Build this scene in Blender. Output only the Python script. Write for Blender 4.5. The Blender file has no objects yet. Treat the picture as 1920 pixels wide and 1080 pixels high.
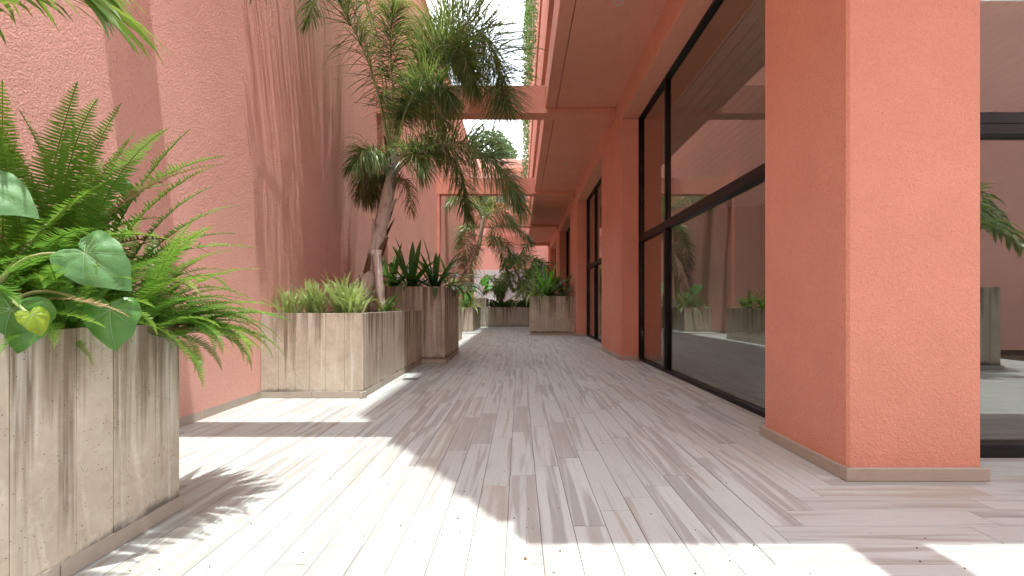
import bpy, bmesh, math, random
from mathutils import Vector, Matrix, noise as mnoise

random.seed(11)
R = math.radians
scene = bpy.context.scene
COL = scene.collection

# ------------------------------------------------------------------ camera, sky, sun, exposure
FPX, VPX, VPY = 832.0, 974.0, 572.0          # focal length in photo pixels, vanishing point of the passage
cam_d = bpy.data.cameras.new('camera')
cam = bpy.data.objects.new('camera', cam_d); COL.objects.link(cam)
cam.location = (0, 0, 1.0); cam.rotation_euler = (R(90), 0, 0)
cam_d.sensor_width = 36; cam_d.lens = FPX / 1920 * 36
cam_d.shift_x = -(VPX - 960) / 1920; cam_d.shift_y = (VPY - 540) / 1920
cam_d.clip_start = 0.05; cam_d.clip_end = 2000
scene.camera = cam

SUN_DX, SUN_DY = -0.100, 0.14                # drift of a sunbeam per metre of fall
sun_dir = Vector((SUN_DX, SUN_DY, -1)).normalized()
elev = math.asin(-sun_dir.z)
world = bpy.data.worlds.new('World'); scene.world = world; world.use_nodes = True
wn = world.node_tree.nodes; wl = world.node_tree.links; wn.clear()
sky = wn.new('ShaderNodeTexSky'); sky.sky_type = 'NISHITA'; sky.sun_disc = False
sky.sun_elevation = elev; sky.sun_rotation = math.atan2(-sun_dir.x, -sun_dir.y)
sky.air_density = 1.0; sky.dust_density = 1.6; sky.ozone_density = 1.0
wtc = wn.new('ShaderNodeTexCoord'); wmap = wn.new('ShaderNodeMapping'); wmap.inputs['Scale'].default_value = (1, 1, 2.2)
wnz = wn.new('ShaderNodeTexNoise'); wnz.inputs['Scale'].default_value = 2.2; wnz.inputs['Detail'].default_value = 7; wnz.inputs['Roughness'].default_value = .6
wrp = wn.new('ShaderNodeValToRGB'); wrp.color_ramp.elements[0].position = .34; wrp.color_ramp.elements[1].position = .58
wmx = wn.new('ShaderNodeMix'); wmx.data_type = 'RGBA'
wmx.inputs['B'].default_value = (10.4, 10.7, 11.0, 1)            # sunlit cloud
wbg = wn.new('ShaderNodeBackground'); wbg.inputs['Strength'].default_value = 0.15
wout = wn.new('ShaderNodeOutputWorld')
wl.new(wtc.outputs['Generated'], wmap.inputs['Vector']); wl.new(wmap.outputs['Vector'], wnz.inputs['Vector'])
wl.new(wnz.outputs['Fac'], wrp.inputs['Fac']); wl.new(wrp.outputs['Color'], wmx.inputs['Factor'])
wl.new(sky.outputs['Color'], wmx.inputs['A']); wl.new(wmx.outputs['Result'], wbg.inputs['Color'])
wl.new(wbg.outputs['Background'], wout.inputs['Surface'])

sd = bpy.data.lights.new('sun', 'SUN'); sd.energy = 2.2; sd.angle = R(0.5); sd.color = (1, .985, .96)
sun = bpy.data.objects.new('sun', sd); COL.objects.link(sun)
sun.rotation_euler = sun_dir.to_track_quat('-Z', 'Y').to_euler()

vs = scene.view_settings
vs.view_transform = 'Standard'; vs.look = 'None'; vs.gamma = 1; vs.use_curve_mapping = False
vs.exposure = 1.58
cy = scene.cycles
cy.max_bounces = 8; cy.diffuse_bounces = 5; cy.glossy_bounces = 3; cy.transparent_max_bounces = 8; cy.transmission_bounces = 4
cy.use_adaptive_sampling = True; cy.adaptive_threshold = .02
cy.use_denoising = True; cy.sample_clamp_indirect = 8

def at(px, py, Y):                            # a point of the place seen at photo pixel (px, py), Y metres down the passage
    return Vector(((px - VPX) / FPX * Y, Y, 1 - (py - VPY) / FPX * Y))

# ------------------------------------------------------------------ object helpers
def link(o, parent=None):
    COL.objects.link(o)
    if parent is not None: o.parent = parent
    return o

def tag(o, label=None, cat=None, group=None, kind=None):
    if label: o['label'] = label
    if cat: o['category'] = cat
    if group: o['group'] = group
    if kind: o['kind'] = kind
    return o

def empty(name, loc=(0, 0, 0), rz=0):
    o = bpy.data.objects.new(name, None); o.empty_display_size = .1
    link(o); o.location = loc; o.rotation_euler = (0, 0, rz)
    return o

class MB:
    def __init__(s): s.v = []; s.f = []; s.m = []; s.r = []
    def vert(s, p, r=.5): s.v.append(tuple(p)); s.r.append(r); return len(s.v) - 1
    def face(s, idx, m=0): s.f.append(tuple(idx)); s.m.append(m)
    def box(s, x0, x1, y0, y1, z0, z1, m=0, r=.5):
        b = len(s.v)
        for x in (x0, x1):
            for y in (y0, y1):
                for z in (z0, z1): s.vert((x, y, z), r)
        for q in ((0, 1, 3, 2), (4, 6, 7, 5), (0, 4, 5, 1), (2, 3, 7, 6), (0, 2, 6, 4), (1, 5, 7, 3)):
            s.face([b + i for i in q], m)
        return s
    def tube(s, pts, rad, n=6, m=0, r=.5):
        pts = [Vector(p) for p in pts]; rings = []
        for i, p in enumerate(pts):
            t = (pts[min(i + 1, len(pts) - 1)] - pts[max(i - 1, 0)]).normalized()
            u = t.cross(Vector((0, 0, 1)))
            if u.length < .05: u = t.cross(Vector((1, 0, 0)))
            u.normalize(); w = t.cross(u)
            ra = rad[i] if isinstance(rad, (list, tuple)) else rad
            rings.append([s.vert(p + (u * math.cos(a) + w * math.sin(a)) * ra, r) for a in [2 * math.pi * k / n for k in range(n)]])
        for a, b in zip(rings, rings[1:]):
            for k in range(n): s.face((a[k], a[(k + 1) % n], b[(k + 1) % n], b[k]), m)
        s.face(rings[0][::-1], m); s.face(rings[-1], m)
        return s
    def strip(s, pts, wid, side, m=0, r=.5, fold=0, up=None):
        ids = []
        for p, w in zip(pts, wid):
            if w < 1e-5: ids.append((s.vert(p, r),))
            elif fold: ids.append((s.vert(p - side * w + up * fold * w, r), s.vert(p, r), s.vert(p + side * w + up * fold * w, r)))
            else: ids.append((s.vert(p - side * w, r), s.vert(p + side * w, r)))
        for a, b in zip(ids, ids[1:]):
            if len(a) == len(b):
                for k in range(len(a) - 1): s.face((a[k], a[k + 1], b[k + 1], b[k]), m)
            elif len(b) == 1:
                for k in range(len(a) - 1): s.face((a[k], a[k + 1], b[0]), m)
            else:
                for k in range(len(b) - 1): s.face((a[0], b[k + 1], b[k]), m)
    def mesh(s, name, mats, smooth=False):
        me = bpy.data.meshes.new(name); me.from_pydata(s.v, [], s.f)
        for mt in (mats if isinstance(mats, (list, tuple)) else [mats]): me.materials.append(mt)
        me.polygons.foreach_set('material_index', s.m)
        if smooth: me.polygons.foreach_set('use_smooth', [True] * len(s.f))
        at_ = me.attributes.new('rnd', 'FLOAT', 'POINT'); at_.data.foreach_set('value', s.r)
        me.update(); return me
    def build(s, name, mats, parent=None, smooth=False):
        return link(bpy.data.objects.new(name, s.mesh(name, mats, smooth)), parent)

def bevel_mesh(name, x0, x1, y0, y1, z0, z1, mat, bev=.006, seg=1):
    bm = bmesh.new()
    bmesh.ops.create_cube(bm, size=1)
    for v in bm.verts:
        v.co = Vector((x0 if v.co.x < 0 else x1, y0 if v.co.y < 0 else y1, z0 if v.co.z < 0 else z1))
    if bev > 0: bmesh.ops.bevel(bm, geom=bm.edges[:], offset=bev, segments=seg, affect='EDGES', profile=.6)
    me = bpy.data.meshes.new(name); bm.to_mesh(me); bm.free(); me.materials.append(mat); return me

def block(name, x0, x1, y0, y1, z0, z1, mat, parent=None, bev=.006):
    """a bevelled block with its origin at its own base centre (parents sit at the world origin or are unrotated)"""
    cx, cy_, cz = (x0 + x1) / 2, (y0 + y1) / 2, z0
    me = bevel_mesh(name, x0 - cx, x1 - cx, y0 - cy_, y1 - cy_, 0, z1 - cz, mat, bev)
    o = link(bpy.data.objects.new(name, me), parent)
    pl = Vector((0, 0, 0))
    p = parent
    while p is not None: pl += p.location; p = p.parent
    o.location = Vector((cx, cy_, cz)) - pl
    return o

# ------------------------------------------------------------------ materials
def mat(name):
    m = bpy.data.materials.new(name); m.use_nodes = True
    nt = m.node_tree; nt.nodes.clear()
    return m, nt.nodes, nt.links

def N(nodes, t, **kw):
    n = nodes.new('ShaderNode' + t)
    for k, v in kw.items():
        if hasattr(n, k): setattr(n, k, v)
        else: n.inputs[k.replace('_', ' ')].default_value = v
    return n

def ramp(nodes, stops):
    r = nodes.new('ShaderNodeValToRGB'); e = r.color_ramp.elements
    while len(e) < len(stops): e.new(.5)
    for el, (p, c) in zip(e, stops):
        el.position = p; el.color = (c, c, c, 1) if isinstance(c, (int, float)) else (*c, 1)
    return r

def mixc(nodes, links, fac, a, b, blend='MIX'):
    m = nodes.new('ShaderNodeMix'); m.data_type = 'RGBA'; m.blend_type = blend
    for sock, val in (('Factor', fac), ('A', a), ('B', b)):
        if isinstance(val, (int, float)): m.inputs[sock].default_value = val
        elif isinstance(val, tuple): m.inputs[sock].default_value = (*val, 1)
        else: links.new(val, m.inputs[sock])
    return m.outputs['Result']

def noise_out(nodes, links, coord, scale=5, detail=4, rough=.55, vscale=None, out='Fac', dist=0):
    if vscale:
        mp = nodes.new('ShaderNodeMapping'); mp.inputs['Scale'].default_value = vscale
        links.new(coord, mp.inputs['Vector']); coord = mp.outputs['Vector']
    n = nodes.new('ShaderNodeTexNoise'); n.inputs['Scale'].default_value = scale
    n.inputs['Detail'].default_value = detail; n.inputs['Roughness'].default_value = rough; n.inputs['Distortion'].default_value = dist
    links.new(coord, n.inputs['Vector'])
    return n.outputs[out]

def finish(m, nodes, links, color, rough=.7, spec=.3, bump=None, bstr=.3, bdist=.01):
    p = nodes.new('ShaderNodeBsdfPrincipled'); o = nodes.new('ShaderNodeOutputMaterial')
    if isinstance(color, tuple): p.inputs['Base Color'].default_value = (*color, 1)
    else: links.new(color, p.inputs['Base Color'])
    if isinstance(rough, (int, float)): p.inputs['Roughness'].default_value = rough
    else: links.new(rough, p.inputs['Roughness'])
    p.inputs['Specular IOR Level'].default_value = spec
    if bump is not None:
        b = nodes.new('ShaderNodeBump'); b.inputs['Strength'].default_value = bstr; b.inputs['Distance'].default_value = bdist
        links.new(bump, b.inputs['Height']); links.new(b.outputs['Normal'], p.inputs['Normal'])
    links.new(p.outputs['BSDF'], o.inputs['Surface'])
    return m

def math_(nodes, links, op, a, b=None, clamp=False):
    n = nodes.new('ShaderNodeMath'); n.operation = op; n.use_clamp = clamp
    for i, v in enumerate((a, b)):
        if v is None: continue
        if isinstance(v, (int, float)): n.inputs[i].default_value = v
        else: links.new(v, n.inputs[i])
    return n.outputs[0]

def stucco(name, col, bump=.5, dist=.006, grain=70):
    m, n, l = mat(name)
    g = n.new('ShaderNodeNewGeometry'); pos = g.outputs['Position']
    big = noise_out(n, l, pos, .8, 5, .6)
    mid = noise_out(n, l, pos, 6, 4, .6)
    fine = noise_out(n, l, pos, grain, 3, .6, dist=.6)
    wash = noise_out(n, l, pos, 3.0, 4, .6, vscale=(1, 1, .12))
    c = mixc(n, l, ramp_f(n, l, big, .35, .7), tuple(x * .93 for x in col), tuple(min(1, x * 1.06) for x in col))
    c = mixc(n, l, math_(n, l, 'MULTIPLY', ramp_f(n, l, mid, .45, .7), .16), c, tuple(x * .8 for x in col))
    c = mixc(n, l, math_(n, l, 'MULTIPLY', ramp_f(n, l, wash, .58, .75), .25), c, (col[0] * .78, col[1] * .66, col[2] * .62))
    c = mixc(n, l, math_(n, l, 'MULTIPLY', ramp_f(n, l, fine, .5, .68), .26), c, (col[0] * 1.1, col[1] * 1.25, col[2] * 1.3))
    pit = noise_out(n, l, pos, grain * 1.15, 3, .6)
    c = mixc(n, l, math_(n, l, 'MULTIPLY', ramp_f(n, l, pit, .55, .68), .50), c, tuple(x * .66 for x in col))
    trow = noise_out(n, l, pos, 14, 3, .5, dist=1.2)
    sz = n.new('ShaderNodeSeparateXYZ'); l.new(pos, sz.inputs[0])
    foot = math_(n, l, 'MULTIPLY', math_(n, l, 'SUBTRACT', math_(n, l, 'MULTIPLY', noise_out(n, l, pos, 3.5, 5, .7), .55), sz.outputs['Z']), 7, clamp=True)
    c = mixc(n, l, math_(n, l, 'MULTIPLY', foot, .12), c, (col[0] * .75, col[1] * .62, col[2] * .58))
    h = math_(n, l, 'ADD', fine, math_(n, l, 'ADD', math_(n, l, 'MULTIPLY', trow, .5), math_(n, l, 'MULTIPLY', pit, -.5)))
    return finish(m, n, l, c, .88, .18, h, bump, dist)

def ramp_f(n, l, src, a, b):
    r = n.new('ShaderNodeMapRange'); r.inputs['From Min'].default_value = a; r.inputs['From Max'].default_value = b
    l.new(src, r.inputs['Value']); return r.outputs['Result']

PINK = (.60, .225, .165)
M = {}
M['wall'] = stucco('pink_stucco', (.78, .440, .365), 1.0, .012, 74)
M['pillar'] = stucco('coral_stucco', (.74, .345, .255), 1.0, .009, 72)
M['paint'] = stucco('coral_paint', (.75, .355, .25), .15, .003, 40)

def plank_material():
    m, n, l = mat('pale_wood_tile')
    a = N(n, 'Attribute', attribute_name='puv'); co = a.outputs['Vector']
    sx = n.new('ShaderNodeSeparateXYZ'); l.new(co, sx.inputs[0]); seed = sx.outputs['Z']
    wn_ = n.new('ShaderNodeTexWhiteNoise'); wn_.noise_dimensions = '1D'; l.new(seed, wn_.inputs['W']); rv = wn_.outputs['Value']
    wc = n.new('ShaderNodeSeparateColor'); l.new(wn_.outputs['Color'], wc.inputs[0])
    band = noise_out(n, l, co, 1.0, 3, .5, vscale=(.8, 16, 3.17), dist=.4)
    band2 = noise_out(n, l, co, 1.0, 3, .5, vscale=(.7, 26, 7.31), dist=.6)
    grain = noise_out(n, l, co, 1.0, 3, .65, vscale=(7, 190, 5))
    base = mixc(n, l, rv, (.505, .55, .525), (.43, .46, .435))
    amt = math_(n, l, 'ADD', math_(n, l, 'MULTIPLY', wc.outputs['Red'], .22), .40)      # where the veins start, plank by plank
    d1 = math_(n, l, 'MULTIPLY', math_(n, l, 'SUBTRACT', band, amt), 11, clamp=True)
    c = mixc(n, l, math_(n, l, 'MULTIPLY', d1, .75), base, mixc(n, l, wc.outputs['Green'], (.265, .27, .26), (.34, .31, .255)))
    d2 = math_(n, l, 'MULTIPLY', math_(n, l, 'SUBTRACT', band2, .60), 9, clamp=True)
    c = mixc(n, l, math_(n, l, 'MULTIPLY', d2, .5), c, (.20, .21, .205))
    c = mixc(n, l, math_(n, l, 'MULTIPLY', ramp_f(n, l, grain, .5, .75), .36), c, (.26, .26, .26))
    g = n.new('ShaderNodeNewGeometry')
    dirt = noise_out(n, l, g.outputs['Position'], 1.7, 6, .65)
    c = mixc(n, l, math_(n, l, 'MULTIPLY', ramp_f(n, l, dirt, .5, .75), .14), c, (.30, .28, .25))
    ro = n.new('ShaderNodeMapRange'); ro.inputs['To Min'].default_value = .42; ro.inputs['To Max'].default_value = .62; l.new(dirt, ro.inputs['Value'])
    return finish(m, n, l, c, ro.outputs['Result'], .35, grain, .06, .002)
M['plank'] = plank_material()

def plain(name, col, rough=.7, spec=.3, nscale=12, var=.12, bump=.15, bdist=.004, obj=False, metal=0):
    m, n, l = mat(name)
    src = n.new('ShaderNodeNewGeometry').outputs['Position'] if not obj else n.new('ShaderNodeTexCoord').outputs['Object']
    nz = noise_out(n, l, src, nscale, 5, .6)
    c = mixc(n, l, nz, tuple(x * (1 - var) for x in col), tuple(min(1, x * (1 + var)) for x in col))
    m = finish(m, n, l, c, rough, spec, nz, bump, bdist)
    if metal: [x for x in n if x.type == 'BSDF_PRINCIPLED'][0].inputs['Metallic'].default_value = metal
    return m
M['grout'] = plain('brown_grout', (.17, .15, .13), .9)
M['soil'] = plain('dark_soil', (.05, .037, .026), .95, .1, 40, .5, .8, .02)
M['frame'] = plain('black_aluminium', (.009, .009, .009), .45, .25, 30, .1, .02)
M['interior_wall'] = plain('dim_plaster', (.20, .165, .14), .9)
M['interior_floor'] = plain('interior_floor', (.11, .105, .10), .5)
M['ceiling_board'] = plain('white_ceiling_board', (.80, .79, .76), .7)
M['screen'] = plain('pale_screen', (.74, .75, .78), .5, .4, 2.5, .1)
M['grey_panel'] = plain('grey_metal_panel', (.38, .40, .43), .5, .4, 2)
M['drain'] = plain('grey_metal', (.22, .22, .22), .45, .5, 60, .2, .1, metal=.6)
M['lamp_ring'] = plain('pale_ring', (.55, .5, .47), .5)
M['lamp_glass'] = plain('lamp_lens', (.62, .58, .54), .3)
M['debris'] = plain('dark_seed', (.05, .035, .025), .9)
M['pebble'] = plain('brown_pebble', (.22, .12, .07), .8)
M['yellow_leaf'] = plain('yellow_leaf', (.75, .55, .05), .6)

def skirting_material():
    m, n, l = mat('beige_skirting')
    p = n.new('ShaderNodeNewGeometry').outputs['Position']
    oi = n.new('ShaderNodeObjectInfo')
    gr = noise_out(n, l, p, 1, 4, .6, vscale=(6, 6, 120))
    dirt = noise_out(n, l, p, 5, 5, .65)
    c = mixc(n, l, oi.outputs['Random'], (.40, .36, .30), (.46, .42, .355))
    c = mixc(n, l, math_(n, l, 'MULTIPLY', ramp_f(n, l, gr, .45, .7), .4), c, (.33, .28, .22))
    c = mixc(n, l, math_(n, l, 'MULTIPLY', ramp_f(n, l, dirt, .55, .8), .4), c, (.22, .18, .14))
    return finish(m, n, l, c, .55, .35, gr, .05, .002)
M['skirting'] = skirting_material()

def concrete(name, stain=1.0, tint=(1, 1, 1)):
    m, n, l = mat(name)
    tc = n.new('ShaderNodeTexCoord'); oi = n.new('ShaderNodeObjectInfo')
    tint = (tint[0] * .85, tint[1] * .91, tint[2] * .93)
    pos = n.new('ShaderNodeNewGeometry').outputs['Position']
    sg = n.new('ShaderNodeSeparateXYZ'); l.new(tc.outputs['Generated'], sg.inputs[0]); gz = sg.outputs['Z']
    A = lambda c: tuple(a * b for a, b in zip(c, tint))
    big = noise_out(n, l, pos, 2.3, 6, .65)
    c = mixc(n, l, ramp_f(n, l, big, .3, .7), A((.68, .615, .53)), A((.45, .395, .325)))
    c = mixc(n, l, math_(n, l, 'MULTIPLY', oi.outputs['Random'], .18), c, A((.40, .36, .31)))
    grain = noise_out(n, l, pos, 1, 5, .7, vscale=(90, 90, 4))
    c = mixc(n, l, math_(n, l, 'MULTIPLY', ramp_f(n, l, grain, .45, .75), .10), c, A((.33, .285, .24)))
    mo = noise_out(n, l, pos, 5.5, 7, .72, dist=.8)
    c = mixc(n, l, math_(n, l, 'MULTIPLY', ramp_f(n, l, mo, .50, .68), .4), c, A((.40, .315, .225)))
    mo2 = noise_out(n, l, pos, 22, 5, .7)
    c = mixc(n, l, math_(n, l, 'MULTIPLY', ramp_f(n, l, mo2, .5, .72), .35), c, A((.76, .73, .68)))
    # rain stains that run down from the rim
    st = noise_out(n, l, pos, 1, 5, .62, vscale=(13, 13, .5))
    lim = math_(n, l, 'ADD', math_(n, l, 'MULTIPLY', gz, -.24), .80 - .10 * stain)
    s1 = math_(n, l, 'MULTIPLY', math_(n, l, 'SUBTRACT', st, lim), 7, clamp=True)
    c = mixc(n, l, math_(n, l, 'MULTIPLY', s1, .78 * min(1, stain)), c, A((.17, .125, .085)))
    # lime bloom
    lm = noise_out(n, l, pos, 1, 4, .6, vscale=(17, 17, .8))
    c = mixc(n, l, math_(n, l, 'MULTIPLY', ramp_f(n, l, lm, .57, .66), .65), c, A((.74, .72, .68)))
    # damp dark foot
    ft = noise_out(n, l, pos, 3.2, 7, .75)
    f1 = math_(n, l, 'MULTIPLY', math_(n, l, 'SUBTRACT', math_(n, l, 'MULTIPLY', ft, .19), math_(n, l, 'ADD', gz, -.012)), 26, clamp=True)
    c = mixc(n, l, math_(n, l, 'MULTIPLY', f1, .8), c, (.08, .075, .07))
    # pores
    pr = noise_out(n, l, pos, 9, 4, .7)
    vo = N(n, 'TexVoronoi'); vo.inputs['Scale'].default_value = 60; l.new(pos, vo.inputs['Vector'])
    po = math_(n, l, 'MULTIPLY', math_(n, l, 'LESS_THAN', vo.outputs['Distance'], math_(n, l, 'MULTIPLY', pr, .26)), math_(n, l, 'GREATER_THAN', pr, .50))
    c = mixc(n, l, math_(n, l, 'MULTIPLY', po, .75), c, (.07, .06, .05))
    h = math_(n, l, 'SUBTRACT', math_(n, l, 'ADD', math_(n, l, 'MULTIPLY', grain, .15), math_(n, l, 'MULTIPLY', big, .4)), po)
    return finish(m, n, l, c, .86, .2, h, .4, .006)
M['concrete'] = concrete('board_marked_concrete', 1.45, (1.06, 1.0, .92))
M['concrete_dark'] = concrete('weathered_concrete', 1.5, (1.06, 1.0, .94))

def leafmat(name, dark, mid, light, transl=.35, rough=.42, spec=.45, tl=None, vein=0, objvar=.25):
    m, n, l = mat(name)
    a = N(n, 'Attribute', attribute_name='rnd'); oi = n.new('ShaderNodeObjectInfo')
    s = math_(n, l, 'ADD', math_(n, l, 'MULTIPLY', a.outputs['Fac'], 1 - objvar), math_(n, l, 'MULTIPLY', oi.outputs['Random'], objvar))
    r = ramp(n, [(0, dark), (.55, mid), (1, light)]); l.new(s, r.inputs['Fac'])
    p = n.new('ShaderNodeBsdfPrincipled'); l.new(r.outputs['Color'], p.inputs['Base Color'])
    p.inputs['Roughness'].default_value = rough; p.inputs['Specular IOR Level'].default_value = spec
    t = n.new('ShaderNodeBsdfTranslucent')
    hs = mixc(n, l, .75, r.outputs['Color'], tl or tuple(min(1, x * 1.7) for x in light), 'MIX'); l.new(hs, t.inputs['Color'])
    mx = n.new('ShaderNodeMixShader'); mx.inputs[0].default_value = transl
    o = n.new('ShaderNodeOutputMaterial')
    l.new(p.outputs[0], mx.inputs[1]); l.new(t.outputs[0], mx.inputs[2]); l.new(mx.outputs[0], o.inputs['Surface'])
    if vein:
        tc = n.new('ShaderNodeTexCoord'); nz = noise_out(n, l, tc.outputs['Object'], vein, 3)
        b = n.new('ShaderNodeBump'); b.inputs['Strength'].default_value = .25; b.inputs['Distance'].default_value = .01
        l.new(nz, b.inputs['Height']); l.new(b.outputs['Normal'], p.inputs['Normal'])
    return m
M['palm'] = leafmat('palm_leaflet', (.05, .10, .04), (.135, .225, .075), (.29, .39, .12), .42, .36, .6, (.22, .33, .06))
M['palm_near'] = leafmat('kentia_leaflet', (.05, .14, .035), (.10, .22, .045), (.26, .30, .07), .4, .35, .5, (.30, .45, .06))
M['palm_dead'] = leafmat('dry_palm_leaflet', (.10, .065, .03), (.26, .18, .09), (.42, .33, .18), .25, .6, .2, (.45, .33, .14))
M['rachis'] = leafmat('palm_stalk', (.22, .29, .10), (.30, .36, .15), (.38, .42, .20), .0, .5, .4)
M['fern'] = leafmat('fern_green', (.028, .105, .012), (.10, .235, .024), (.30, .43, .05), .40, .45, .4, (.22, .46, .06), objvar=.55)
M['fern_pale'] = leafmat('fern_pale_green', (.15, .26, .07), (.30, .42, .14), (.47, .56, .26), .35, .5, .35, (.45, .60, .16), objvar=.5)
M['strap'] = leafmat('strap_leaf', (.02, .075, .018), (.045, .135, .03), (.11, .23, .06), .25, .28, .6, (.16, .36, .05))
M['strap_pale'] = leafmat('pale_strap_leaf', (.12, .22, .05), (.22, .33, .09), (.40, .48, .20), .3, .35, .5, (.36, .5, .1))
M['strap_dark'] = leafmat('bronze_strap_leaf', (.03, .045, .022), (.06, .08, .035), (.13, .15, .06), .2, .35, .5, (.16, .22, .05))
M['broad'] = leafmat('broad_leaf', (.05, .17, .035), (.085, .25, .05), (.13, .32, .07), .35, .33, .6, (.22, .50, .06), vein=60)
M['broad_yellow'] = leafmat('yellowing_leaf', (.14, .30, .03), (.24, .38, .03), (.38, .46, .04), .4, .4, .4, (.6, .6, .05), vein=60)
M['broad_grey'] = leafmat('grey_green_leaf', (.08, .21, .07), (.12, .275, .10), (.17, .34, .13), .25, .52, .4, (.26, .50, .12), vein=60)
M['leaf_vein'] = plain('leaf_vein', (.26, .40, .20), .5, .4)
M['banana'] = leafmat('bright_leaf', (.05, .26, .03), (.09, .36, .04), (.16, .46, .06), .45, .4, .4, (.25, .65, .06))
M['shrub'] = leafmat('shrub_leaf', (.03, .085, .025), (.065, .15, .04), (.13, .25, .07), .2, .45, .35, (.14, .28, .05))
M['vine'] = leafmat('vine_leaf', (.04, .11, .03), (.09, .21, .05), (.18, .34, .08), .3, .5, .3, (.25, .42, .08))
M['tree'] = leafmat('tree_leaf', (.05, .09, .045), (.09, .145, .07), (.16, .22, .10), .2, .6, .2, (.2, .3, .08))

def bark():
    m, n, l = mat('palm_bark')
    tc = n.new('ShaderNodeTexCoord').outputs['Object']
    f = noise_out(n, l, tc, 1, 5, .7, vscale=(38, 38, 7), dist=.4)
    b = noise_out(n, l, tc, 7, 5, .6)
    c = mixc(n, l, b, (.70, .64, .58), (.50, .44, .39))
    c = mixc(n, l, math_(n, l, 'MULTIPLY', ramp_f(n, l, f, .5, .72), .75), c, (.12, .085, .062))
    return finish(m, n, l, c, .85, .2, f, .7, .015)
M['bark'] = bark()
M['fibre'] = plain('brown_fibre', (.16, .095, .05), .95, .1, 60, .4, .8, .01)

def glass():
    m, n, l = mat('window_glass')
    g = n.new('ShaderNodeBsdfGlossy'); g.inputs['Roughness'].default_value = .003; g.inputs['Color'].default_value = (.93, .95, .93, 1)
    t = n.new('ShaderNodeBsdfTransparent'); t.inputs['Color'].default_value = (.80, .80, .76, 1)
    fr = n.new('ShaderNodeFresnel'); fr.inputs['IOR'].default_value = 2.35
    bf = n.new('ShaderNodeNewGeometry'); mr = n.new('ShaderNodeMapRange'); mr.inputs['To Min'].default_value = 2.35; mr.inputs['To Max'].default_value = 1 / 2.35
    l.new(bf.outputs['Backfacing'], mr.inputs['Value']); l.new(mr.outputs['Result'], fr.inputs['IOR'])
    ge = n.new('ShaderNodeNewGeometry')
    nz = noise_out(n, l, ge.outputs['Position'], .5, 2)
    b = n.new('ShaderNodeBump'); b.inputs['Strength'].default_value = .05; b.inputs['Distance'].default_value = .02
    l.new(nz, b.inputs['Height']); l.new(b.outputs['Normal'], g.inputs['Normal'])
    mx = n.new('ShaderNodeMixShader'); o = n.new('ShaderNodeOutputMaterial')
    l.new(fr.outputs[0], mx.inputs[0]); l.new(t.outputs[0], mx.inputs[1]); l.new(g.outputs[0], mx.inputs[2]); l.new(mx.outputs[0], o.inputs['Surface'])
    return m
M['glass'] = glass()
m_, n_, l_ = mat('clear_glass')
t_ = n_.new('ShaderNodeBsdfTransparent'); t_.inputs['Color'].default_value = (.9, .92, .91, 1)
g_ = n_.new('ShaderNodeBsdfGlossy'); g_.inputs['Roughness'].default_value = .01
f_ = n_.new('ShaderNodeFresnel'); bf_ = n_.new('ShaderNodeNewGeometry'); mr_ = n_.new('ShaderNodeMapRange'); mr_.inputs['To Min'].default_value = 1.4; mr_.inputs['To Max'].default_value = 1 / 1.4
l_.new(bf_.outputs['Backfacing'], mr_.inputs['Value']); l_.new(mr_.outputs['Result'], f_.inputs['IOR']); x_ = n_.new('ShaderNodeMixShader'); o_ = n_.new('ShaderNodeOutputMaterial')
l_.new(f_.outputs[0], x_.inputs[0]); l_.new(t_.outputs[0], x_.inputs[1]); l_.new(g_.outputs[0], x_.inputs[2]); l_.new(x_.outputs[0], o_.inputs['Surface'])
M['clear'] = m_

# ------------------------------------------------------------------ ground and plank floor
W = 0.149; L6 = 6 * W; GAP = 0.003
ground = MB().box(-60, 60, -60, 90, -.6, -.10).build('ground', M['soil']); tag(ground, kind='structure')
floor = MB().box(-2.78, 9.0, -5.0, 29, -.09, -.0035).build('floor', M['grout']); tag(floor, kind='structure')

def plank_geo(mb, puv, x0, x1, y0, y1, seed, along_y, dz=0.0):
    a, b, c, d = x0 + GAP / 2, x1 - GAP / 2, y0 + GAP / 2, y1 - GAP / 2
    i = len(mb.v); e = .0012
    for (p, q, z) in ((a, c, -.012), (b, c, -.012), (b, d, -.012), (a, d, -.012), (a, c, -e), (b, c, -e), (b, d, -e), (a, d, -e),
                      (a + e, c + e, 0), (b - e, c + e, 0), (b - e, d - e, 0), (a + e, d - e, 0)):
        mb.vert((p, q, z + dz))
        u, v = (q - y0, p - x0) if along_y else (p - x0, q - y0)
        puv.append((u + seed * 3.7, v + seed * 1.3, seed))
    for k in range(4):
        k2 = (k + 1) % 4
        mb.face((i + k, i + k2, i + 4 + k2, i + 4 + k)); mb.face((i + 4 + k, i + 4 + k2, i + 8 + k2, i + 8 + k))
    mb.face((i + 8, i + 9, i + 10, i + 11))

def set_puv(me, puv):
    a = me.attributes.new('puv', 'FLOAT_VECTOR', 'POINT')
    a.data.foreach_set('vector', [c for p in puv for c in p])

variants = []
for k in range(36):
    mb, puv = MB(), []
    plank_geo(mb, puv, 0, W, 0, L6, k * 1.0 + .37, True)
    me = mb.mesh('plank', M['plank']); set_puv(me, puv); variants.append(me)

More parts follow.
